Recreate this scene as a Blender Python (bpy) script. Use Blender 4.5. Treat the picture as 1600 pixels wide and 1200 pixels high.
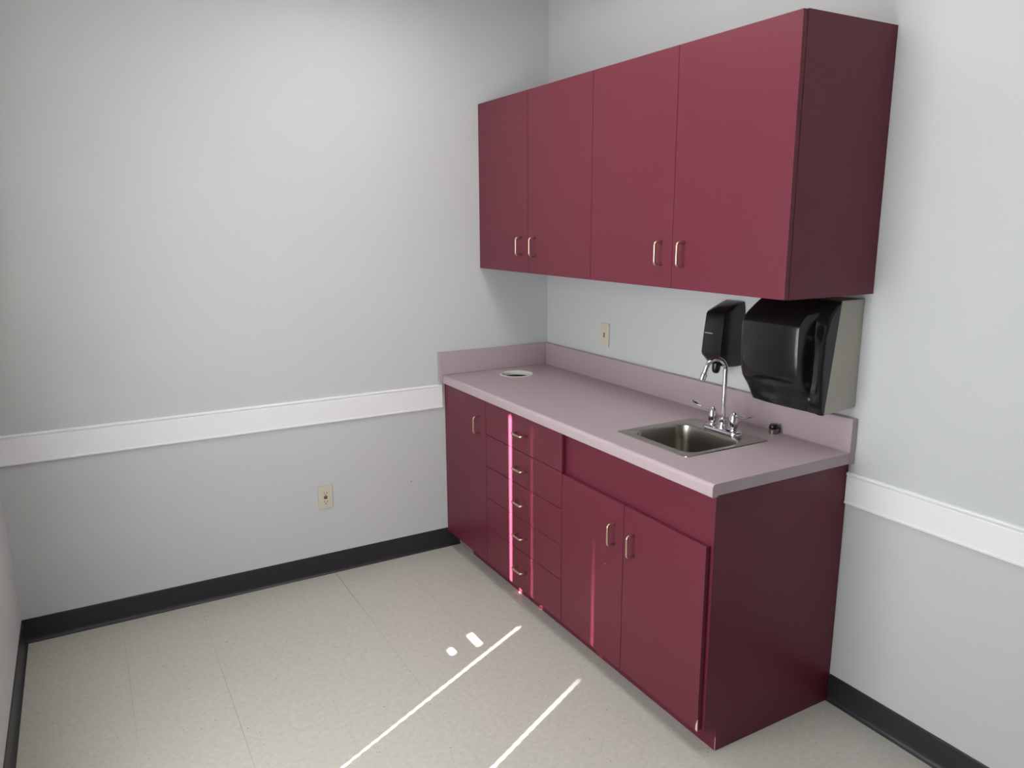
import bpy, bmesh, math, random
from mathutils import Vector, Matrix
from mathutils.geometry import tessellate_polygon

for o in list(bpy.data.objects):
    bpy.data.objects.remove(o)
S = bpy.context.scene
COL = S.collection
random.seed(4)

# ------------------------------------------------------------------ camera
CX, CY, CZ = 2.1419, 3.3918, 1.6539
YAW, PITCH, ROLL, FPX = 4.1963, -0.2106, -0.0055, 1185.642
fw = Vector((math.cos(YAW)*math.cos(PITCH), math.sin(YAW)*math.cos(PITCH), math.sin(PITCH)))
rt = Vector((math.sin(YAW), -math.cos(YAW), 0)); up = rt.cross(fw)
cr, sr = math.cos(ROLL), math.sin(ROLL)
r2 = cr*rt + sr*up; u2 = -sr*rt + cr*up
cam_d = bpy.data.cameras.new('camera'); cam = bpy.data.objects.new('camera', cam_d); COL.objects.link(cam)
cam_d.sensor_fit = 'HORIZONTAL'; cam_d.sensor_width = 36.0; cam_d.lens = FPX*36.0/1600.0
cam_d.clip_start = 0.02
M = Matrix((( r2.x, u2.x, -fw.x, CX), (r2.y, u2.y, -fw.y, CY), (r2.z, u2.z, -fw.z, CZ), (0,0,0,1)))
cam.matrix_world = M
S.camera = cam

# ------------------------------------------------------------------ room figures (metres)
W = 2.486          # window wall
YB = 5.60          # wall behind the camera
ZC = 2.76          # ceiling
SUN_DY, SUN_DZ = 0.50, 0.6455      # sun ray: rise in y and z per metre of x
XBL = W - 0.022                    # plane of the blind slats
WY0, WY1, WZ0, WZ1 = 1.12, 2.40, 0.50, 2.22   # window opening

# ------------------------------------------------------------------ world, sun, window light, exposure
wd = bpy.data.worlds.new('world'); S.world = wd; wd.use_nodes = True
nt = wd.node_tree; nt.nodes.clear()
wo = nt.nodes.new('ShaderNodeOutputWorld'); bg = nt.nodes.new('ShaderNodeBackground')
bg.inputs['Color'].default_value = (0.62, 0.78, 1.0, 1); bg.inputs['Strength'].default_value = 1.0
nt.links.new(bg.outputs[0], wo.inputs[0])

sd = bpy.data.lights.new('sun', 'SUN'); sd.energy = 180.0; sd.angle = math.radians(0.53); sd.color = (1.0, 0.95, 0.9)
so = bpy.data.objects.new('sun', sd); COL.objects.link(so)
so.location = (6, 4, 5)
so.rotation_euler = Vector((1, SUN_DY, SUN_DZ)).to_track_quat('Z', 'Y').to_euler()

wl = bpy.data.lights.new('window_daylight', 'AREA'); wl.shape = 'RECTANGLE'
wl.size = WY1-WY0-.06; wl.size_y = WZ1-WZ0-.18; wl.energy = 33.8; wl.color = (0.93, 0.97, 1.0)
wlo = bpy.data.objects.new('window_daylight', wl); COL.objects.link(wlo)
wlo.location = (W-0.07, (WY0+WY1)/2, (WZ0+WZ1)/2-.06)
wlo.rotation_euler = Vector((1, 0, 0)).to_track_quat('Z', 'Y').to_euler()

fl = bpy.data.lights.new('top_fill_light', 'AREA'); fl.shape = 'RECTANGLE'  # added fill from above, its source is assumed and out of view
fl.size = 0.56; fl.size_y = 1.9; fl.energy = 12.5; fl.color = (1.0, 0.98, 0.95)
flo = bpy.data.objects.new('top_fill_light', fl); COL.objects.link(flo)
flo.location = (1.05, 1.40, ZC-0.09)

S.view_settings.view_transform = 'Standard'; S.view_settings.look = 'None'
S.view_settings.gamma = 1.0; S.view_settings.exposure = 0.0
S.view_settings.use_curve_mapping = False

# ------------------------------------------------------------------ helpers
def lin(r, g, b):
    f = lambda c: (c/255/12.92) if c/255 <= 0.04045 else ((c/255+0.055)/1.055)**2.4
    return (f(r), f(g), f(b), 1)

def mat(name, col, rough=0.5, metal=0.0, spec=0.5, noise=None, bump=None, trans=0.0, coat=0.0):
    """noise=(scale, strength) mottles the colour; bump=(scale, strength) adds fine relief"""
    m = bpy.data.materials.new(name); m.use_nodes = True
    n = m.node_tree.nodes; l = m.node_tree.links
    p = n['Principled BSDF']
    p.inputs['Base Color'].default_value = col
    p.inputs['Roughness'].default_value = rough; p.inputs['Metallic'].default_value = metal
    p.inputs['Specular IOR Level'].default_value = spec
    p.inputs['Transmission Weight'].default_value = trans
    p.inputs['Coat Weight'].default_value = coat
    tc = n.new('ShaderNodeTexCoord')
    if noise:
        t = n.new('ShaderNodeTexNoise'); t.inputs['Scale'].default_value = noise[0]; t.inputs['Detail'].default_value = 5
        l.new(tc.outputs['Object'], t.inputs['Vector'])
        mx = n.new('ShaderNodeMix'); mx.data_type = 'RGBA'
        a = tuple(c*(1-noise[1]) for c in col[:3])+(1,); b = tuple(min(1, c*(1+noise[1])) for c in col[:3])+(1,)
        mx.inputs['A'].default_value = a; mx.inputs['B'].default_value = b
        l.new(t.outputs['Fac'], mx.inputs['Factor']); l.new(mx.outputs['Result'], p.inputs['Base Color'])
    if bump:
        t = n.new('ShaderNodeTexNoise'); t.inputs['Scale'].default_value = bump[0]; t.inputs['Detail'].default_value = 4
        l.new(tc.outputs['Object'], t.inputs['Vector'])
        bp = n.new('ShaderNodeBump'); bp.inputs['Strength'].default_value = bump[1]; bp.inputs['Distance'].default_value = 0.002
        l.new(t.outputs['Fac'], bp.inputs['Height']); l.new(bp.outputs['Normal'], p.inputs['Normal'])
    return m

M_WALL = mat('painted_wall', lin(205, 207, 208), 0.62, spec=0.35, noise=(3.0, 0.012), bump=(160, 0.18))
M_CEIL = mat('ceiling_paint', lin(225, 225, 220), 0.9, noise=(40, 0.03))
M_RAIL = mat('white_vinyl_rail', lin(244, 244, 247), 0.38, noise=(8, 0.01))
M_BASE = mat('black_vinyl_base', lin(38, 38, 42), 0.42, noise=(25, 0.12), bump=(60, 0.1))
M_LAM = mat('burgundy_laminate', lin(100, 35, 51), 0.42, spec=0.34, noise=(420, 0.05), bump=(500, 0.06))
M_EDGE = mat('burgundy_edge', lin(90, 34, 46), 0.45, noise=(300, 0.05))
M_CHIP = mat('bare_particle_board', lin(225, 196, 184), 0.8, noise=(200, 0.1))
M_TOEB = mat('beige_bare_kick', lin(150, 134, 128), 0.8, noise=(30, 0.08))
M_CTR = mat('mauve_laminate', lin(177, 160, 165), 0.40, spec=0.5, noise=(700, 0.08))
M_STEEL = mat('brushed_steel', lin(168, 163, 155), 0.30, metal=1.0, noise=(60, 0.04))
M_CHROME = mat('chrome', lin(215, 212, 218), 0.08, metal=1.0, noise=(10, 0.01))
M_BRASS = mat('satin_champagne_metal', lin(214, 196, 168), 0.28, metal=1.0, noise=(80, 0.04))
M_BLACK = mat('black_plastic', lin(20, 20, 23), 0.26, noise=(80, 0.08))
M_SMOKE = mat('smoked_plastic', lin(18, 20, 22), 0.20, spec=0.5, noise=(14, 0.2))
M_BEIGE = mat('beige_grey_plastic', lin(176, 171, 161), 0.55, noise=(40, 0.03))
M_ALM = mat('almond_plastic', lin(208, 204, 183), 0.4, noise=(60, 0.02))
M_DARK = mat('dark_recess', lin(22, 20, 20), 0.7, noise=(50, 0.1))
M_RED = mat('red_button', lin(150, 50, 42), 0.5, noise=(50, 0.05))
M_WHITE = mat('white_plastic', lin(216, 216, 206), 0.4, noise=(60, 0.02))
M_GREY = mat('pale_grey_print', lin(150, 152, 158), 0.6, noise=(60, 0.02))
M_SLAT = mat('white_slat', lin(230, 230, 226), 0.5, noise=(60, 0.02))
M_CLEAR = bpy.data.materials.new('window_glass'); M_CLEAR.use_nodes = True
_n = M_CLEAR.node_tree.nodes; _l = M_CLEAR.node_tree.links
_n.clear(); _o = _n.new('ShaderNodeOutputMaterial'); _t = _n.new('ShaderNodeBsdfTransparent'); _g = _n.new('ShaderNodeBsdfGlossy')
_g.inputs['Roughness'].default_value = 0.02; _m = _n.new('ShaderNodeMixShader'); _m.inputs[0].default_value = 0.06
_l.new(_t.outputs[0], _m.inputs[1]); _l.new(_g.outputs[0], _m.inputs[2]); _l.new(_m.outputs[0], _o.inputs[0])
M_FILL = bpy.data.materials.new('fill_diffuser'); M_FILL.use_nodes = True  # glowing face of the added ceiling fitting
M_FILL.node_tree.nodes['Principled BSDF'].inputs['Emission Color'].default_value = (1, .98, .95, 1)
M_FILL.node_tree.nodes['Principled BSDF'].inputs['Emission Strength'].default_value = 1.2

def floor_mat():
    m = bpy.data.materials.new('vinyl_tile_floor'); m.use_nodes = True
    n = m.node_tree.nodes; l = m.node_tree.links; p = n['Principled BSDF']
    tc = n.new('ShaderNodeTexCoord'); sep = n.new('ShaderNodeSeparateXYZ'); l.new(tc.outputs['Object'], sep.inputs[0])
    def math_(op, a, b=None, c=None):
        q = n.new('ShaderNodeMath'); q.operation = op
        for i, v in enumerate((a, b, c)):
            if v is None: continue
            if hasattr(v, 'is_output') or isinstance(v, bpy.types.NodeSocket): l.new(v, q.inputs[i])
            else: q.inputs[i].default_value = v
        return q.outputs[0]
    T = 0.3075
    def joint(sock, off, width, fade):
        u = math_('DIVIDE', math_('SUBTRACT', sock, off), T)
        fr = math_('FRACT', u)
        d = math_('MINIMUM', fr, math_('SUBTRACT', 1.0, fr))
        return math_('MULTIPLY', math_('LESS_THAN', d, width/T/2), fade)
    # how wide each seam is left open differs from seam to seam
    rnd = n.new('ShaderNodeTexNoise'); rnd.inputs['Scale'].default_value = 1.3; rnd.inputs['Detail'].default_value = 1
    l.new(tc.outputs['Object'], rnd.inputs['Vector'])
    mr = n.new('ShaderNodeMapRange'); mr.inputs[1].default_value = 0.38; mr.inputs[2].default_value = 0.62
    mr.inputs[3].default_value = 0.25; mr.inputs[4].default_value = 1.0
    l.new(rnd.outputs['Fac'], mr.inputs[0])
    # every second x seam was closed tightly
    ux = math_('DIVIDE', math_('SUBTRACT', sep.outputs[0], 1.212-T/2), T)
    odd = math_('MODULO', math_('ABSOLUTE', math_('FLOOR', ux)), 2.0)
    f_x = math_('MULTIPLY', math_('SUBTRACT', 0.85, math_('MULTIPLY', odd, 0.5)), mr.outputs[0])
    wr = n.new('ShaderNodeMapRange'); wr.inputs[1].default_value = 0.55; wr.inputs[2].default_value = 1.3
    wr.inputs[3].default_value = 1.0; wr.inputs[4].default_value = 0.22
    l.new(sep.outputs[1], wr.inputs[0])                      # seams were scrubbed shut away from the wall
    jx = joint(sep.outputs[0], 1.212, 0.0024, math_('MULTIPLY', math_('MULTIPLY', f_x, wr.outputs[0]), math_('LESS_THAN', sep.outputs[0], 2.3)))
    jy = joint(sep.outputs[1], 0.012, 0.0010, math_('MULTIPLY', mr.outputs[0], 0.10))
    j = math_('MAXIMUM', jx, jy)
    # mottled base
    nz = n.new('ShaderNodeTexNoise'); nz.inputs['Scale'].default_value = 55; nz.inputs['Detail'].default_value = 6
    l.new(tc.outputs['Object'], nz.inputs['Vector'])
    mx = n.new('ShaderNodeMix'); mx.data_type = 'RGBA'
    mx.inputs['A'].default_value = lin(178, 175, 166); mx.inputs['B'].default_value = lin(206, 203, 194)
    l.new(nz.outputs['Fac'], mx.inputs['Factor'])
    # sparse dark flecks
    vo = n.new('ShaderNodeTexVoronoi'); vo.inputs['Scale'].default_value = 42
    l.new(tc.outputs['Object'], vo.inputs['Vector'])
    sc = n.new('ShaderNodeSeparateColor'); l.new(vo.outputs['Color'], sc.inputs[0])
    size = math_('MULTIPLY', sc.outputs[1], 0.115)
    on = math_('MULTIPLY', math_('LESS_THAN', vo.outputs['Distance'], size), math_('GREATER_THAN', sc.outputs[0], 0.55))
    vo2 = n.new('ShaderNodeTexVoronoi'); vo2.inputs['Scale'].default_value = 95
    l.new(tc.outputs['Object'], vo2.inputs['Vector'])
    sc2 = n.new('ShaderNodeSeparateColor'); l.new(vo2.outputs['Color'], sc2.inputs[0])
    on2 = math_('MULTIPLY', math_('LESS_THAN', vo2.outputs['Distance'], 0.16), math_('GREATER_THAN', sc2.outputs[0], 0.6))
    m1 = n.new('ShaderNodeMix'); m1.data_type = 'RGBA'; m1.inputs['B'].default_value = lin(150, 143, 130)
    l.new(mx.outputs['Result'], m1.inputs['A']); l.new(math_('MULTIPLY', on2, 0.55), m1.inputs['Factor'])
    m2 = n.new('ShaderNodeMix'); m2.data_type = 'RGBA'; m2.inputs['B'].default_value = lin(92, 88, 84)
    l.new(m1.outputs['Result'], m2.inputs['A']); l.new(math_('MULTIPLY', on, 0.75), m2.inputs['Factor'])
    m3 = n.new('ShaderNodeMix'); m3.data_type = 'RGBA'; m3.inputs['B'].default_value = lin(110, 100, 86)
    l.new(m2.outputs['Result'], m3.inputs['A']); l.new(j, m3.inputs['Factor'])
    l.new(m3.outputs['Result'], p.inputs['Base Color'])
    p.inputs['Roughness'].default_value = 0.36; p.inputs['Specular IOR Level'].default_value = 0.45
    b = n.new('ShaderNodeBump'); b.inputs['Strength'].default_value = 0.12; b.inputs['Distance'].default_value = 0.002
    w = n.new('ShaderNodeTexNoise'); w.inputs['Scale'].default_value = 9; w.inputs['Detail'].default_value = 3
    l.new(tc.outputs['Object'], w.inputs['Vector']); l.new(w.outputs['Fac'], b.inputs['Height'])
    l.new(b.outputs['Normal'], p.inputs['Normal'])
    return m
M_FLOOR = floor_mat()

def box(bm, x0, x1, y0, y1, z0, z1, bev=0.0, seg=2, mi=0):
    vs = [bm.verts.new((x, y, z)) for x in (x0, x1) for y in (y0, y1) for z in (z0, z1)]
    idx = [(0,1,3,2), (4,6,7,5), (0,4,5,1), (2,3,7,6), (0,2,6,4), (1,5,7,3)]
    fs = [bm.faces.new([vs[i] for i in f]) for f in idx]
    for f in fs: f.material_index = mi
    if bev > 0:
        es = {e for f in fs for e in f.edges}
        r = bmesh.ops.bevel(bm, geom=list(es), offset=bev, segments=seg, affect='EDGES', profile=0.5)
        for f in r['faces']: f.material_index = mi
    return fs

def extrude_profile(bm, pts, axis, a, b, cap=True):
    """pts: closed 2-D outline of the other two axes, swept along axis from a to b"""
    def mk(p, v):
        c = {'x': (v, p[0], p[1]), 'y': (p[0], v, p[1]), 'z': (p[0], p[1], v)}[axis]
        return bm.verts.new(c)
    A = [mk(p, a) for p in pts]; B = [mk(p, b) for p in pts]; n = len(pts)
    for i in range(n): bm.faces.new((A[i], A[(i+1) % n], B[(i+1) % n], B[i]))
    if cap: bm.faces.new(A); bm.faces.new(B)

def loft(bm, rings, closed=True, cap0=True, cap1=True):
    R = [[bm.verts.new(p) for p in r] for r in rings]
    n = len(R[0])
    for a, b in zip(R, R[1:]):
        for i in range(n if closed else n-1):
            bm.faces.new((a[i], a[(i+1) % n], b[(i+1) % n], b[i]))
    if cap0: bm.faces.new(R[0])
    if cap1: bm.faces.new(R[-1])
    return R

def tube(bm, path, rad, n=14, cap=True):
    path = [Vector(p) for p in path]
    rads = rad if isinstance(rad, (list, tuple)) else [rad]*len(path)
    ref = None; rings = []
    for i, p in enumerate(path):
        t = (path[min(i+1, len(path)-1)] - path[max(i-1, 0)]).normalized()
        if ref is None:
            ref = t.orthogonal().normalized()
        ref = (ref - t*ref.dot(t)).normalized(); bn = t.cross(ref)
        rings.append([tuple(p + (ref*math.cos(2*math.pi*k/n) + bn*math.sin(2*math.pi*k/n))*rads[i]) for k in range(n)])
    loft(bm, rings, True, cap, cap)

def lathe(bm, prof, c, n=32, cap0=True, cap1=True):
    """prof: (radius, z) list, spun about the vertical through c"""
    rings = [[(c[0]+r*math.cos(2*math.pi*k/n), c[1]+r*math.sin(2*math.pi*k/n), c[2]+z) for k in range(n)] for r, z in prof]
    loft(bm, rings, True, cap0, cap1)

def rrect(x0, x1, y0, y1, r, n=6):
    pts = []
    for cx, cy, a0 in ((x1-r, y1-r, 0), (x0+r, y1-r, 90), (x0+r, y0+r, 180), (x1-r, y0+r, 270)):
        for k in range(n+1):
            a = math.radians(a0+90*k/n); pts.append((cx+r*math.cos(a), cy+r*math.sin(a)))
    return pts

def obj(name, bm, m, parent=None, smooth=False, label=None, loc=None):
    bmesh.ops.recalc_face_normals(bm, faces=bm.faces)
    me = bpy.data.meshes.new(name); bm.to_mesh(me); bm.free()
    for q in (m if isinstance(m, (list, tuple)) else [m]): me.materials.append(q)
    o = bpy.data.objects.new(name, me); COL.objects.link(o)
    if smooth:
        for p in me.polygons: p.use_smooth = True
        me.set_sharp_from_angle(angle=math.radians(35))
    if parent is not None:
        o.parent = parent
        pl = parent_world(parent)
        me.transform(Matrix.Translation(-pl))       # geometry was written in world coordinates
    if label: o['label'] = label
    return o

def parent_world(p):
    v = Vector((0, 0, 0))
    while p is not None:
        v += Vector(p.location); p = p.parent
    return v

def thing(name, label, cat, loc, group=None):
    o = bpy.data.objects.new(name, None); COL.objects.link(o); o.location = loc
    o.empty_display_size = 0.05
    o['label'] = label; o['category'] = cat
    if group: o['group'] = group
    return o

def struct(name, bm, m, parent=None, smooth=False):
    o = obj(name, bm, m, parent, smooth)
    if parent is None: o['kind'] = 'structure'
    return o

# ------------------------------------------------------------------ setting
B = bmesh.new(); box(B, -0.12, W+0.14, -0.12, YB+0.12, -0.1, 0.0); struct('floor', B, M_FLOOR)
B = bmesh.new(); box(B, -0.12, W+0.14, -0.12, YB+0.12, ZC, ZC+0.1); struct('ceiling', B, M_CEIL)
B = bmesh.new(); box(B, 0.0, W, -0.12, 0.0, 0.0, ZC); struct('wall_left', B, M_WALL)
B = bmesh.new(); box(B, -0.12, 0.0, -0.12, YB+0.12, 0.0, ZC); struct('wall_right', B, M_WALL)
B = bmesh.new(); box(B, 0.0, W, YB, YB+0.12, 0.0, ZC); struct('wall_back', B, M_WALL)
B = bmesh.new()
for a, b, c, d in ((-0.12, WY0, 0, ZC), (WY1, YB+0.12, 0, ZC), (WY0, WY1, 0, WZ0), (WY0, WY1, WZ1, ZC)):
    box(B, W, W+0.14, a, b, c, d)
struct('wall_window', B, M_WALL)

# chair rails: flat board with a raised bead along the top and the bottom edge
def rail_profile(z0, z1):
    h = z1-z0
    return [(0, 0+z0), (0.0105, z0), (0.0125, z0+0.0025), (0.0125, z0+0.0075), (0.0095, z0+0.0095), (0.0095, z0+0.012),
            (0.0095, z1-0.017), (0.0078, z1-0.015), (0.0095, z1-0.013), (0.0115, z1-0.009), (0.0125, z1-0.005), (0.0100, z1-0.001), (0.004, z1), (0, z1)]
B = bmesh.new(); extrude_profile(B, [(d, z) for d, z in rail_profile(0.746, 0.8655)], 'x', 0.622, W); struct('trim_1', B, M_RAIL)
B = bmesh.new(); extrude_profile(B, [(d, z) for d, z in rail_profile(0.734, 0.843)], 'y', 1.8645, YB); struct('trim_2', B, M_RAIL)

# black vinyl cove base
COVE = [(0, 0), (0.013, 0), (0.0125, 0.003), (0.0080, 0.007), (0.0048, 0.013), (0.0036, 0.022), (0.0034, 0.096), (0.002, 0.1005), (0, 0.101)]
B = bmesh.new(); extrude_profile(B, COVE, 'x', 0.5405, W-0.002); struct('baseboard_left', B, M_BASE)
B = bmesh.new(); extrude_profile(B, COVE, 'y', 1.8645, YB); struct('baseboard_right', B, M_BASE)
B = bmesh.new(); extrude_profile(B, [(W-d, z) for d, z in COVE], 'y', 0.0, YB); struct('baseboard_window', B, M_BASE)
B = bmesh.new(); extrude_profile(B, [(YB-d, z) for d, z in COVE], 'x', 0.014, W-0.014); struct('baseboard_back', B, M_BASE)

# ------------------------------------------------------------------ window with its closed mini blind
win = bpy.data.objects.new('window_1', None); COL.objects.link(win); win.location = (W+0.07, (WY0+WY1)/2, WZ0); win['kind'] = 'structure'
B = bmesh.new()
fx0, fx1 = W+0.045, W+0.10
for a, b, c, d in ((WY0, WY0+.04, WZ0, WZ1), (WY1-.04, WY1, WZ0, WZ1), (WY0+.04, WY1-.04, WZ0, WZ0+.04), (WY0+.04, WY1-.04, WZ1-.02, WZ1)):
    box(B, fx0, fx1, a, b, c, d)
obj('window_frame', B, M_WHITE, win)
# meeting rail of the two sashes, standing where its shadow leaves the floor dark by the cabinets
rz = lambda xt: SUN_DZ*(W+0.07-xt)
B = bmesh.new(); box(B, W+0.068, W+0.072, WY0+.04, WY1-.04, rz(0.70), rz(0.539)); obj('meeting_rail', B, M_WHITE, win)
B = bmesh.new(); box(B, W+0.080, W+0.084, WY0+.03, WY1-.03, WZ0+.03, WZ1-.015); obj('pane', B, M_CLEAR, win)
# the unseen blind is split in four, shaped to throw the sun stripes; slat ends are rounded, slits stay open between the strips
def yb(yt, xt): return yt + SUN_DY*(XBL-xt)
def zb(zt, xt): return zt + SUN_DZ*(XBL-xt)
YA, YBs, YCs = yb(0.6702, 0.608), yb(0.8475, 0.608)+0.002, yb(1.284, 0.608)+0.002
ztop = zb(0.866, 0.608)-0.008; zA = zb(0.0, 0.541)-0.004; zmid = zb(0, 0.70)
def lerp(a, b, t): t = max(0, min(1, t)); return a+(b-a)*t
def slit(which, z):
    if which == 'A':
        return lerp(0.0100, 0.0180, (z-zA)/(ztop-zA)) if z > zA else -0.02
    if which == 'B':
        return lerp(0.0023, 0.0007, (z-zA)/(ztop-zA)) if z > zA+0.03 else 0.0026
    return (lerp(0.0027, -0.0014, (z-zA)/(ztop-zA)) if z > zA+0.03 else lerp(0.0026, 0.0012, (z-(zmid-0.10))/0.10))
pitch = 0.0254
def slat(bm, z, y0, y1):
    h = 0.0150
    ca, sa = math.cos(math.radians(72)), math.sin(math.radians(72))
    out = []
    for t, e in ((-1, .0020), (-.85, .0008), (-.5, .0001), (.5, .0001), (.85, .0008), (1, .0020)): out.append((y1-e, t*h))
    for t, e in ((1, .0020), (.85, .0008), (.5, .0001), (-.5, .0001), (-.85, .0008), (-1, .0020)): out.append((y0+e, t*h))
    f = lambda y, u, d: (XBL - u*ca + d, y, z + u*sa)
    A = [bm.verts.new(f(y, u, 0)) for y, u in out]; C = [bm.verts.new(f(y, u, 0.0006)) for y, u in out]
    bm.faces.new(A); bm.faces.new(C); n = len(A)
    for i in range(n): bm.faces.new((A[i], A[(i+1) % n], C[(i+1) % n], C[i]))
gaps = []   # short openings where slats stand apart: the loose light patches on the floor
for xt, ya, y_b, hh in ((0.895, 0.838, 0.930, 0.0055), (1.008, 0.893, 0.935, 0.0075), (0.82, 0.806, 0.930, -0.0006)):
    gaps.append((zb(0, xt), yb(ya, xt), yb(y_b, xt), hh))
B = bmesh.new()
k = 0; z = WZ0-0.03
while z < ztop:
    edges = [WY0-0.03, YA-slit('A', z)/2, YA+slit('A', z)/2, YBs-slit('B', z)/2, YBs+slit('B', z)/2, YCs-slit('C', z)/2, YCs+slit('C', z)/2, WY1+0.04]
    if slit('A', z) < 0: edges[1] = edges[2] = YA
    for i in range(0, 8, 2):
        if i == 2:
            hit = [g for g in gaps if abs(g[0]-z) < pitch*0.5]
            if hit:
                g = hit[0]
                slat(B, z, edges[2], g[1]); slat(B, z, g[2], edges[3])
                # the slat stands askew over the opening
                box(B, XBL+0.004, XBL+0.0046, g[1]-0.004, g[2]+0.004, z-0.019, g[0]-g[3])
                box(B, XBL+0.004, XBL+0.0046, g[1]-0.004, g[2]+0.004, g[0]+g[3], z+0.019) if g[0]+g[3] < z+0.019 else None
                continue
        slat(B, z, edges[i], edges[i+1])
    k += 1; z += pitch
obj('blind', B, M_SLAT, win)
B = bmesh.new(); box(B, XBL-0.012, W, WY0-0.04, WY1+0.05, ztop, WZ1+0.10, bev=0.003); obj('valance', B, M_SLAT, win)

# unseen ceiling fitting, added to go with the weak top fill
fill_fit = thing('added_fill_fitting', 'unseen white ceiling fitting, added for the weak top fill light', 'ceiling light', (1.05, 1.40, ZC))
B = bmesh.new(); box(B, .74, 1.36, .42, 2.38, ZC-.06, ZC, bev=.004); obj('housing', B, M_WHITE, fill_fit)
B = bmesh.new(); box(B, .77, 1.33, .45, 2.35, ZC-.066, ZC-.06); obj('diffuser', B, M_FILL, fill_fit)

# ------------------------------------------------------------------ pulls
def pull_mesh(cc, stand, rad):
    """D pull: bar along z, standing off along +x; centred on the origin"""
    bm = bmesh.new(); r = 0.011; h = cc/2; p = [(0, 0, -h)]
    for k in range(7):
        a = math.pi/2*k/6; p.append((stand-r+r*math.sin(a), 0, -h+r-r*math.cos(a)))
    for k in range(7):
        a = math.pi/2*k/6; p.append((stand-r+r*math.cos(a), 0, h-r+r*math.sin(a)))
    p.append((0, 0, h))
    tube(bm, p, rad, 12)
    for s in (-h, h):
        pass
    bmesh.ops.recalc_face_normals(bm, faces=bm.faces)
    me = bpy.data.meshes.new('handle'); bm.to_mesh(me); bm.free(); me.materials.append(M_BRASS)
    for q in me.polygons: q.use_smooth = True
    return me
PULL = pull_mesh(0.076, 0.030, 0.0043)
def pull(parent, x, y, z, horizontal=False):
    o = bpy.data.objects.new('handle', PULL); COL.objects.link(o); o.parent = parent
    o.location = Vector((x, y, z)) - parent_world(parent)
    if horizontal: o.rotation_euler = (math.pi/2, 0, 0)
    return o

def front(name, parent, x0, x1, y0, y1, z0, z1, gap=0.0012):
    bm = bmesh.new(); box(bm, x0, x1, y0+gap, y1-gap, z0+gap, z1-gap, bev=0.0012, seg=2)
    return obj(name, bm, M_LAM, parent)

# ------------------------------------------------------------------ base cabinets
XD = 0.608; XF = 0.590; XT = 0.539; ZT = 0.0865; ZBT = 0.8735
Y1, Y2, Y3 = 0.446, 1.0735, 1.8625
FT = XD-0.0175

def toe(parent, y0, y1, bare=0):
    bm = bmesh.new(); box(bm, XT-0.016, XT, y0, y1, 0.0, ZT); obj('toe_kick', bm, M_LAM, parent)

def carcass(parent, y0, y1, ztop_=ZBT):
    bm = bmesh.new(); t = 0.016
    box(bm, 0.002, XF, y0, y1, ZT, ZT+t)                                  # bottom
    box(bm, 0.002, 0.008, y0+t, y1-t, ZT+t, ztop_)                        # back
    for a in (y0, y1-t):
        box(bm, 0.002, XF, a, a+t, ZT+t, ztop_)                           # sides
        box(bm, 0.002, XT-0.016, a, a+t, 0.0, ZT)                         # plinth sides behind the kick
    return bm

t = thing('base_cabinet', 'narrow burgundy one-door base cabinet in the corner against the left wall, under the worktop', 'cabinet', (0.3, Y1/2, 0))
bm = carcass(t, 0.003, Y1); box(bm, XF-0.03, XF-0.001, 0.0195, Y1-0.0165, ZBT-0.04, ZBT)
obj('body', bm, M_LAM, t)
toe(t, 0.16, Y1)
bm = bmesh.new()
# bare kick end: the vinyl facing has come off in a ragged piece by the wall
pts = [(0.004, 0.0), (0.1595, 0.0), (0.1595, 0.078), (0.150, 0.079), (0.004, 0.079)]
A = [bm.verts.new((XT, y, z)) for y, z in pts]; C = [bm.verts.new((XT-0.012, y, z)) for y, z in pts]
bm.faces.new(A); bm.faces.new(C)
for i in range(len(pts)): bm.faces.new((A[i], A[(i+1) % 5], C[(i+1) % 5], C[i]))
obj('bare_toe_board', bm, M_TOEB, t, label='bare beige end of the toe board beside the wall')
d = front('door', t, FT, XD, 0.003, Y1, ZT, ZBT-0.003)
pull(d, XD, 0.3805, 0.743)

t = thing('drawer_cabinet', 'burgundy base cabinet with five stacked drawers, between the narrow door and the sink doors', 'cabinet', (0.3, (Y1+Y2)/2, 0))
obj('body', carcass(t, Y1+0.0006, Y2), M_LAM, t)
toe(t, Y1+0.0006, Y2)
for (a, b), hz in zip(((0.712, ZBT-0.003), (0.562, 0.712), (0.411, 0.562), (0.265, 0.411), (ZT, 0.265)), (0.790, 0.638, 0.488, 0.339, 0.183)):
    dr = front('drawer', t, FT, XD, Y1, Y2-0.0004, a, b)
    pull(dr, XD, 0.765, hz, True)

t = thing('sink_cabinet', 'wide burgundy two-door base cabinet under the sink, at the open right end of the row', 'cabinet', (0.3, (Y2+Y3)/2, 0))
bm = bmesh.new(); tt = 0.016; yA = Y2+0.0006
box(bm, 0.002, XF-0.019, yA, Y3-tt, ZT, ZT+tt)
box(bm, 0.002, 0.008, yA+tt, Y3-tt, ZT+tt, ZBT)
box(bm, 0.002, XF-0.019, yA, yA+tt, ZT+tt, ZBT); box(bm, 0.002, XT-0.016, yA, yA+tt, 0, ZT)
obj('body', bm, M_LAM, t)
bm = bmesh.new()   # right end panel runs to the floor, notched for the toe space
extrude_profile(bm, [(0.002, 0.0), (XT, 0.0), (XT, ZT), (XF, ZT), (XF, ZBT), (0.002, ZBT)], 'y', Y3-tt, Y3)
obj('end_panel', bm, M_LAM, t)
bm = bmesh.new()   # face frame: recessed top panel, stiles
box(bm, XF-0.018, XF, yA, Y3-tt, 0.690, ZBT); box(bm, XF-0.018, XF, yA, yA+0.03, ZT, 0.690)
box(bm, XF-0.018, XF, Y3-tt-0.03, Y3-tt, ZT, 0.690); box(bm, XF-0.018, XF, yA+0.03, Y3-tt-0.03, ZT, ZT+0.03)
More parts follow.
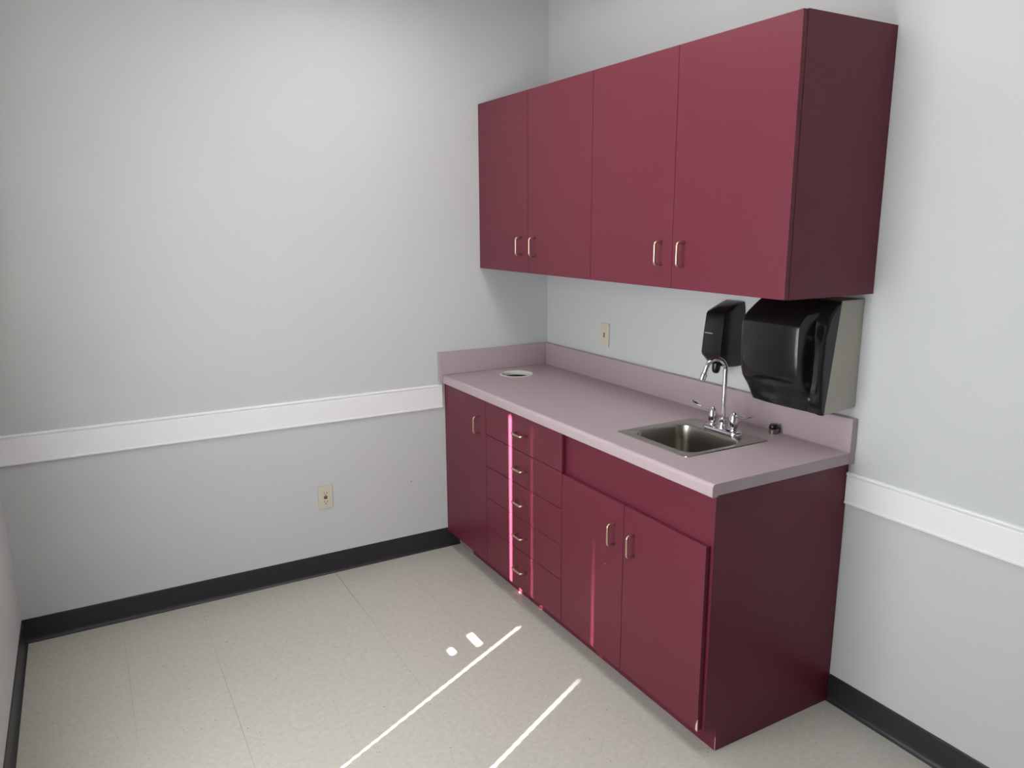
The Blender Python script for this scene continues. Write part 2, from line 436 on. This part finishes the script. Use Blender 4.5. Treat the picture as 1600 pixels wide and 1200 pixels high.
obj('face_frame', bm, M_LAM, t)
toe(t, yA, Y3-tt-0.0002)
bm = bmesh.new()   # pale worn corner of the end panel at the floor
box(bm, XT-0.0004, XT+0.0004, Y3-0.0010, Y3+0.0004, 0.002, 0.050); obj('worn_corner', bm, M_CHIP, t, label='pale worn strip on the bottom corner')
YM = 1.458
dl = front('door', t, FT+0.0003, XD, Y2, YM, ZT, 0.7085); pull(dl, XD, 1.4065, 0.5855)
dr = front('door', t, FT+0.0003, XD, YM, 1.8515, ZT, 0.7085); pull(dr, XD, 1.5145, 0.5830)
bm = bmesh.new()   # chipped laminate at the lower free corner of the right door
pts = [(1.8508, 0.0885), (1.8508, 0.130), (1.8478, 0.122), (1.8445, 0.112), (1.8425, 0.093), (1.8450, 0.0885)]
A = [bm.verts.new((XD+0.0004, y, z)) for y, z in pts]; C = [bm.verts.new((XD-0.002, y, z)) for y, z in pts]
bm.faces.new(A); bm.faces.new(C)
for i in range(6): bm.faces.new((A[i], A[(i+1) % 6], C[(i+1) % 6], C[i]))
obj('chip', bm, M_CHIP, dr, label='pale chip where the laminate has broken off')
bm = bmesh.new(); box(bm, XD-0.0008, XD+0.0005, 1.356, 1.3585, 0.452, 0.4550); obj('chip', bm, M_CHIP, dl)

# ------------------------------------------------------------------ wall cabinets
ZU0, ZU1, XU = 1.4293, 2.2038, 0.398
def wall_cab(y0, y1, ym, label, hy):
    t = thing('wall_cabinet', label, 'cabinet', (0.0, (y0+y1)/2, ZU0), group='burgundy wall cabinets above the worktop')
    bm = bmesh.new(); s = 0.016; xf = XU-0.0182
    box(bm, 0.001, xf, y0, y0+s, ZU0, ZU1); box(bm, 0.001, xf, y1-s, y1, ZU0, ZU1)
    box(bm, 0.001, xf, y0+s, y1-s, ZU0, ZU0+s); box(bm, 0.001, xf, y0+s, y1-s, ZU1-s, ZU1)
    box(bm, 0.001, 0.007, y0+s, y1-s, ZU0+s, ZU1-s)
    obj('body', bm, M_LAM, t)
    for a, b, h in ((y0, ym, hy[0]), (ym, y1, hy[1])):
        d = front('door', t, XU-0.0175, XU, a, b, ZU0, ZU1-0.001, gap=0.0010); pull(d, XU, h, 1.5465)
    return t
wall_cab(0.002, 0.943, 0.466, 'burgundy two-door wall cabinet in the corner, above the round waste hole', (0.411, 0.527))
wall_cab(0.9434, 1.893, 1.411, 'burgundy two-door wall cabinet with exposed end, above the sink and towel dispenser', (1.357, 1.468))

# ------------------------------------------------------------------ worktop
HC, TC, XC, YC = 0.914, 0.0405, 0.6247, 1.8806
TS = 0.0265; ZS = 1.0267
SINK = (0.141, 0.516, 1.286, 1.650)     # rim outline
HOLE = (0.297, 0.186, 0.074)
wt = thing('countertop', 'long mauve-grey laminate worktop with upstands, carrying the sink', 'worktop', (0.3, YC/2, HC))
bm = bmesh.new()
xe = XC-0.012
outer = [(0.0015, 0.0015), (xe, 0.0015), (xe, YC), (0.0015, YC)]
cut = [(SINK[0]+.012, SINK[2]+.012), (SINK[0]+.012, SINK[3]-.012), (SINK[1]-.012, SINK[3]-.012), (SINK[1]-.012, SINK[2]+.012)]
hol = [(HOLE[0]+HOLE[2]*math.cos(-2*math.pi*k/40), HOLE[1]+HOLE[2]*math.sin(-2*math.pi*k/40)) for k in range(40)]
loops = [outer, cut, hol]
tri = tessellate_polygon([[Vector((x, y, 0)) for x, y in L] for L in loops])
flat = [p for L in loops for p in L]
top = [bm.verts.new((x, y, HC)) for x, y in flat]; bot = [bm.verts.new((x, y, HC-TC+0.004)) for x, y in flat]
for a, b, c in tri:
    bm.faces.new((top[a], top[b], top[c])); bm.faces.new((bot[a], bot[c], bot[b]))
o_ = 0
for L in loops:
    n = len(L)
    for i in range(n):
        if L is outer and i == 1: continue
        a, b = o_+i, o_+(i+1) % n
        bm.faces.new((top[a], top[b], bot[b], bot[a]))
    o_ += n
obj('slab', bm, M_CTR, wt)
bm = bmesh.new()   # rounded front edge
prof = [(xe, HC)] + [(xe+0.012*math.sin(math.radians(a)), HC-0.012+0.012*math.cos(math.radians(a))) for a in (15, 30, 45, 60, 75, 90)] + [(XC, HC-TC+.002), (XC-.002, HC-TC), (XC-0.022, HC-TC), (XC-0.022, HC-TC+0.004), (xe, HC-TC+0.004)]
extrude_profile(bm, prof, 'y', 0.0015, YC)
obj('front_edge', bm, M_CTR, wt, smooth=True)
bm = bmesh.new(); box(bm, XC-0.0225, 0.06, YC, YC+0.0008, HC-TC, HC-0.0008); 
bm.free()
bm = bmesh.new(); box(bm, 0.0015, TS, 0.0015, YC+0.0006, HC+0.0003, ZS, bev=0.002); box(bm, 0.0015, TS, YC+0.0006, YC+0.0012, HC-TC+0.001, ZS-0.002)
obj('back_upstand', bm, M_CTR, wt)
bm = bmesh.new(); box(bm, TS+0.0003, 0.642, 0.0015, TS, HC+0.0003, ZS, bev=0.002); box(bm, XC+0.0003, 0.642, 0.0015, TS, HC-TC+0.006, HC+0.0003, bev=0.001)
obj('side_upstand', bm, M_CTR, wt)
bm = bmesh.new(); box(bm, TS+0.001, TS+0.004, TS+0.001, YC, HC+0.0001, HC+0.0014); 
obj('caulk_line', bm, M_CTR, wt)

# round waste grommet
g = thing('waste_hole_grommet', 'round white plastic grommet lining the waste hole in the worktop corner', 'grommet', (HOLE[0], HOLE[1], HC))
bm = bmesh.new(); R = HOLE[2]
lathe(bm, [(R-.0008, -.0170), (R-.0006, 0.0005), (R+.004, .0035), (R+.009, .0022), (R+.010, .0004), (R-.0004, .0002), (R-.0022, -.003), (R-.0022, -.012), (R-.0026, -.0170)], (HOLE[0], HOLE[1], HC), 48, False, False)
obj('liner', bm, M_WHITE, g, smooth=True)

bm = bmesh.new(); lathe(bm, [(R-.0008, -.0172), (R-.0008, -.14), (R-.004, -.14), (R-.0030, -.0172)], (HOLE[0], HOLE[1], HC), 40, False, False); obj('chute', bm, M_DARK, g, smooth=True, label='added chute under the white ring, coloured dark for the shade in the hole')  # tube added in a dark colour to give the shade inside the hole

# ------------------------------------------------------------------ sink
sk = thing('bar_sink', 'small square stainless steel sink set into the mauve worktop', 'sink', ((SINK[0]+SINK[1])/2, (SINK[2]+SINK[3])/2, HC))
bx0, bx1, by0, by1 = 0.236, 0.478, 1.326, 1.622
def ring(x0, x1, y0, y1, r, z): return [(x, y, z) for x, y in rrect(x0, x1, y0, y1, r, 8)]
bm = bmesh.new()
zr = HC+0.0035
rings = [ring(*SINK, .012, HC+0.0003), ring(SINK[0]+.002, SINK[1]-.002, SINK[2]+.002, SINK[3]-.002, .012, zr-.0006), ring(SINK[0]+.006, SINK[1]-.006, SINK[2]+.006, SINK[3]-.006, .012, zr),
         ring(SINK[0]+.012, SINK[1]-.012, SINK[2]+.012, SINK[3]-.012, .014, zr-.001),
         ring(bx0-.006, bx1+.006, by0-.006, by1+.006, .050, zr-.001), ring(bx0, bx1, by0, by1, .046, zr-.004)]
for k, (ins, dz) in enumerate(((.002, .012), (.004, .06), (.006, .105), (.010, .125), (.020, .139), (.036, .146), (.060, .149))):
    rings.append(ring(bx0+ins, bx1-ins, by0+ins, by1-ins, max(.046-ins*.1, .03), zr-dz))
rings.append(ring(.357-.042, .357+.042, 1.474-.042, 1.474+.042, .0415, zr-.153))
loft(bm, rings, True, False, True)
o = obj('basin', bm, M_STEEL, sk, smooth=True)
bm = bmesh.new(); lathe(bm, [(.040, 0), (.040, .002), (.034, .0025), (.030, -.0002)], (.357, 1.474, zr-.1535), 32, False, True); obj('drain', bm, M_CHROME, sk, smooth=True)
bm = bmesh.new(); box(bm, .452, .455, 1.3292, 1.3302, zr-.030, zr-.012); 
bm.free()

# ------------------------------------------------------------------ faucet
fx, fy, fz = 0.203, 1.492, zr-0.001
ft = thing('gooseneck_faucet', 'chrome gooseneck faucet with two wrist-blade levers behind the sink', 'faucet', (fx, fy, fz))
bm = bmesh.new()
rr = [[(x, y, fz+z) for x, y in rrect(fx-.025+i, fx+.025-i, fy-.082+i, fy+.082-i, .020-i*.5, 6)] for z, i in ((0, 0), (.010, .0), (.014, .002), (.017, .007))]
loft(bm, rr); obj('base_plate', bm, M_CHROME, ft, smooth=True)
bm = bmesh.new(); lathe(bm, [(.019, .016), (.018, .022), (.014, .030), (.0125, .040), (.0135, .046), (.0105, .052), (.010, .054)], (fx, fy, fz), 24)
path = [(fx, fy, fz+.050), (fx, fy, fz+.15), (fx, fy, fz+.229)]
Ra = .037; dirx, diry = 0.95, -0.31
for k in range(1, 15):
    a = math.radians(168*k/14); d_ = Ra-Ra*math.cos(a); path.append((fx+dirx*d_, fy+diry*d_, fz+.229+Ra*math.sin(a)))
e = Vector(path[-1]); dv = (Vector(path[-1])-Vector(path[-2])).normalized()
path.append(tuple(e+dv*.022))
tube(bm, path, .0078, 16)
obj('spout', bm, M_CHROME, ft, smooth=True)
e2 = Vector(path[-1])
bm = bmesh.new(); tube(bm, [e2-dv*.004, e2+dv*.001, e2+dv*.002, e2+dv*.022, e2+dv*.024], [.0088, .0104, .0118, .0118, .0098], 18); obj('aerator', bm, M_CHROME, ft, smooth=True)
def lever(yc, tip, sgn):
    h = obj_h = bmesh.new()
    lathe(h, [(.0125, .016), (.0125, .020), (.0100, .023), (.0100, .026), (.0130, .029), (.0158, .036), (.0168, .046), (.0162, .057), (.0140, .068), (.0105, .077), (.0060, .083), (.001, .0845)], (fx, yc, fz), 24)
    hb = obj('handle_hub', h, M_CHROME, ft, smooth=True)
    b = bmesh.new(); p0 = Vector((fx, yc, fz+.076)); p1 = Vector(tip); n = 12; rings = []
    d = (p1-p0); hd = Vector((d.x, d.y, 0)).normalized(); side = Vector((-hd.y, hd.x, 0))
    for i in range(n+1):
        s = i/n; c = p0.lerp(p1, s); c.z += -0.009*math.sin(math.pi*s) + 0.003*s*s
        wd_ = .0038 + (.0125*max(0, (s-.55)/.45)**.8 if s > .55 else 0)
        if i == n: wd_ *= .55
        th = .0032*(1-s)+.0018
        rings.append([tuple(c+side*wd_*math.cos(2*math.pi*q/12)+Vector((0, 0, 1))*th*math.sin(2*math.pi*q/12)) for q in range(12)])
    loft(b, rings); obj('lever', b, M_CHROME, hb, smooth=True)
lever(fy-.051, (0.197, 1.338, fz+.0835), 1)
lever(fy+.051, (0.203, 1.626, fz+.083), -1)

# small capped hole behind the sink
c = thing('hole_cap', 'tiny black-topped chrome cap on the worktop below the towel dispenser', 'cap', (0.052, 1.588, HC))
bm = bmesh.new(); lathe(bm, [(.015, .0003), (.0155, .003), (.0155, .011), (.0175, .012), (.0180, .016), (.0165, .0175)], (0.052, 1.588, HC), 24); obj('chrome_collar', bm, M_STEEL, c, smooth=True)
bm = bmesh.new(); lathe(bm, [(.0150, .0176), (.0160, .021), (.0150, .029), (.011, .034), (.004, .0345)], (0.052, 1.588, HC), 20); obj('rubber_top', bm, M_BLACK, c, smooth=True)

# ------------------------------------------------------------------ soap dispenser
sp = thing('soap_dispenser', 'black wall soap dispenser hanging behind the faucet', 'soap dispenser', (0, 1.326, 1.24))
bm = bmesh.new()
def sring(z, xf_, yl, yr, bulge=0.004):
    pts = [(0.001, yl), (xf_*.55, yl-.001)]
    pts += [(xf_-.008, yl+.001), (xf_-.002, yl+.005)]
    for s in (.25, .5, .75): pts.append((xf_+bulge*math.sin(math.pi*s), yl+(yr-yl)*s))
    pts += [(xf_-.002, yr-.005), (xf_-.008, yr-.001), (xf_*.55, yr+.001), (0.001, yr)]
    return [(x, y, z) for x, y in pts]
rows = [sring(1.1185, .072, 1.284, 1.370), sring(1.124, .084, 1.281, 1.373), sring(1.158, .114, 1.274, 1.379), sring(1.170, .118, 1.273, 1.380), sring(1.25, .111, 1.274, 1.379),
        sring(1.315, .104, 1.276, 1.378), sring(1.324, .098, 1.277, 1.377), sring(1.342, .060, 1.279, 1.375), sring(1.356, .028, 1.282, 1.372), sring(1.360, .010, 1.284, 1.370)]
loft(bm, rows); obj('cover', bm, M_BLACK, sp, smooth=True)
bm = bmesh.new(); tube(bm, [(.082, 1.326, 1.128), (.084, 1.326, 1.108), (.086, 1.326, 1.096), (.087, 1.326, 1.091)], [.017, .016, .013, .007], 18); obj('nozzle', bm, M_BLACK, sp, smooth=True)
bm = bmesh.new()   # one small pale line of maker's lettering, too small to read
y = 1.290
for w_ in (.006, .004, .004, .004, .004, .003, .004, .004, .004, .004):
    box(bm, .1140, .1158, y, y+w_*.8, 1.2420, 1.2460); y += w_
obj('printed_line', bm, M_GREY, sp)

# ------------------------------------------------------------------ paper towel dispenser
pt = thing('paper_towel_dispenser', 'large smoked-black paper towel dispenser with grey-beige sides under the wall cabinet', 'paper towel dispenser', (0, 1.713, 1.23))
PY0, PY1 = 1.560, 1.866
bm = bmesh.new()
for a, b, q in ((PY0, PY0+.004, .098), (PY1-.004, PY1, .150)):
    extrude_profile(bm, [(0.001, 1.062), (q, 1.0545), (q-.043 if q > .14 else q-.02, 1.4100), (0.001, 1.4113)], 'y', a, b)
extrude_profile(bm, [(0.001, 1.062), (0.098, 1.0571), (0.098, 1.0600), (0.001, 1.066)], 'y', PY0+.004, PY1-.004)
extrude_profile(bm, [(0.001, 1.4083), (0.107, 1.4070), (0.107, 1.4100), (0.001, 1.4113)], 'y', PY0+.004, PY1-.004)
box(bm, 0.001, 0.004, PY0+.004, PY1-.004, 1.066, 1.4083)
obj('back_housing', bm, M_BEIGE, pt)
bm = bmesh.new()
def pw(tab, z):
    for (z0, v0), (z1, v1) in zip(tab, tab[1:]):
        if z0 <= z <= z1: return v0+(v1-v0)*(z-z0)/(z1-z0)
    return tab[0][1] if z < tab[0][0] else tab[-1][1]
XB = [(1.0525, .1505), (1.410, .1075)]                                   # seam with the grey sides
XO = [(1.0525, .160), (1.075, .168), (1.10, .171), (1.13, .172), (1.20, .176), (1.30, .172), (1.345, .160), (1.375, .143), (1.400, .120), (1.410, .110)]   # side wing
XR = [(1.0525, .154), (1.062, .160), (1.085, .168), (1.105, .180), (1.135, .204), (1.150, .212), (1.18, .217), (1.25, .222), (1.320, .222), (1.338, .216), (1.352, .203), (1.372, .176), (1.392, .146), (1.405, .120), (1.410, .110)]  # raised centre
zs = [1.0525, 1.062, 1.074, 1.086, 1.098, 1.11, 1.122, 1.135, 1.142, 1.15, 1.165, 1.18, 1.205, 1.23, 1.255, 1.28, 1.30, 1.315, 1.326, 1.335, 1.345, 1.355, 1.365, 1.376, 1.388, 1.398, 1.405, 1.410]
rows = []
for z in zs:
    xb_, xo_, xr_ = pw(XB, z), pw(XO, z), pw(XR, z)
    gr = min(xo_, xr_)-.020*max(0, math.sin(math.pi*min(1, max(0, (z-1.08)/.27))))   # groove beside the raised centre
    m_ = 0.5*(xb_+xo_)
    tck = .003
    outer_ = [(xb_, PY1), (m_, PY1), (xo_-.006, PY1-.001), (xo_, PY1-.006), (xo_, PY1-.016), (gr, PY1-.030), (gr, PY1-.048), ((gr+xr_)/2, PY1-.056), (xr_-.003, PY1-.062), (xr_, PY1-.072)]
    mid_ = [(xr_+.004*math.sin(math.pi*s), PY1-.072-(PY1-PY0-.144+.050)*s) for s in (.25, .5, .75)]
    xl_ = min(xr_, pw([(1.0525, .150), (1.088, .170), (1.14, .207), (1.17, .216), (1.41, .3)], z)); left_ = [(xl_, PY0+.022), (xl_-.004, PY0+.010), (xl_-.014, PY0+.001), (xl_*.85, PY0), (xl_*.70, PY0)]
    ring_ = outer_+mid_+left_
    inner = [(xl_*.70-.004, PY0+.005), (xb_-.004, PY1-.005)]
    rows.append([(x, y, z) for x, y in ring_+inner])
loft(bm, rows); obj('cover', bm, M_SMOKE, pt, smooth=True, label='smoked black curved cover')
bm = bmesh.new(); lathe(bm, [(.004, -.0005), (.004, .0008), (.002, .0012)], (.03, 1.80, 1.4118), 12); obj('lock', bm, M_CHROME, pt)

# ------------------------------------------------------------------ outlets
def plate(bm, c, axis):
    """wall plate 70 x 114 mm; local u across, z up, d out of the wall"""
    pass
def P(axis, c, u, z, d):
    return (c[0]+u, c[1]+d, c[2]+z) if axis == 'y' else (c[0]+d, c[1]-u, c[2]+z)
def pbox(bm, axis, c, u0, u1, z0, z1, d0, d1, bev=0):
    a = P(axis, c, u0, z0, d0); b = P(axis, c, u1, z1, d1)
    box(bm, min(a[0], b[0]), max(a[0], b[0]), min(a[1], b[1]), max(a[1], b[1]), min(a[2], b[2]), max(a[2], b[2]), bev=bev)

c1 = (1.2360, 0.0, 0.3870)
t = thing('wall_outlet', 'almond test-button power outlet low on the left wall, below the chair rail', 'outlet', c1)
bm = bmesh.new(); pbox(bm, 'y', c1, -.035, .035, -.057, .057, .0005, .006, bev=.002); obj('cover_plate', bm, M_ALM, t)
bm = bmesh.new(); pbox(bm, 'y', c1, -.0168, .0168, -.0335, .0335, .006, .0078, bev=.0006); face = obj('receptacle', bm, M_ALM, t)
for s in (1, -1):
    for u in (-.0065, .0065):
        bm = bmesh.new(); pbox(bm, 'y', c1, u-.0012, u+.0012, s*.021-.0035, s*.021+.0045, .0078, .0081); obj('slot', bm, M_DARK, face)
    bm = bmesh.new(); pbox(bm, 'y', c1, -.0024, .0024, s*.021-.0125, s*.021-.0080, .0078, .0081); obj('ground_slot', bm, M_DARK, face)
bm = bmesh.new(); pbox(bm, 'y', c1, -.0085, .0085, .0008, .0068, .0078, .0096); obj('reset_button', bm, M_RED, face, label='dark red button')
bm = bmesh.new(); pbox(bm, 'y', c1, -.0075, .0075, -.0066, -.0012, .0078, .0094); obj('test_button', bm, M_DARK, face, label='black button')
for s in (1, -1):
    bm = bmesh.new(); pbox(bm, 'y', c1, -.0024, .0024, s*.0485-.0024, s*.0485+.0024, .0058, .0068, bev=.0006); obj('screw', bm, M_ALM, t)

c2 = (0.0, 0.5150, 1.1280)
t = thing('jack_plate', 'almond wall plate with one small dark jack above the worktop upstand', 'wall plate', c2)
bm = bmesh.new(); pbox(bm, 'x', c2, -.034, .034, -.056, .056, .0005, .0065, bev=.002); obj('cover_plate', bm, M_ALM, t)
bm = bmesh.new(); pbox(bm, 'x', c2, -.0075, .0075, -.014, .014, .0065, .0082, bev=.0005); j_ = obj('jack', bm, M_ALM, t)
for s in (.0055, -.0055):
    bm = bmesh.new(); pbox(bm, 'x', c2, -.0042, .0042, s-.0045, s+.0045, .0082, .0086); obj('socket', bm, M_DARK, j_)
for s in (1, -1):
    bm = bmesh.new(); pbox(bm, 'x', c2, -.0024, .0024, s*.042-.0024, s*.042+.0024, .0063, .0072, bev=.0006); obj('screw', bm, M_ALM, t)

# little nail left in the wall
bm = bmesh.new(); tube(bm, [(.8023, .0003, .3873), (.8023, .004, .3873), (.8023, .0042, .3873), (.8023, .0052, .3873)], [.0012, .0012, .0026, .0024], 10)
o = obj('nail', bm, M_DARK); o['label'] = 'tiny dark nail in the left wall between the outlet and the cabinets'; o['category'] = 'nail'
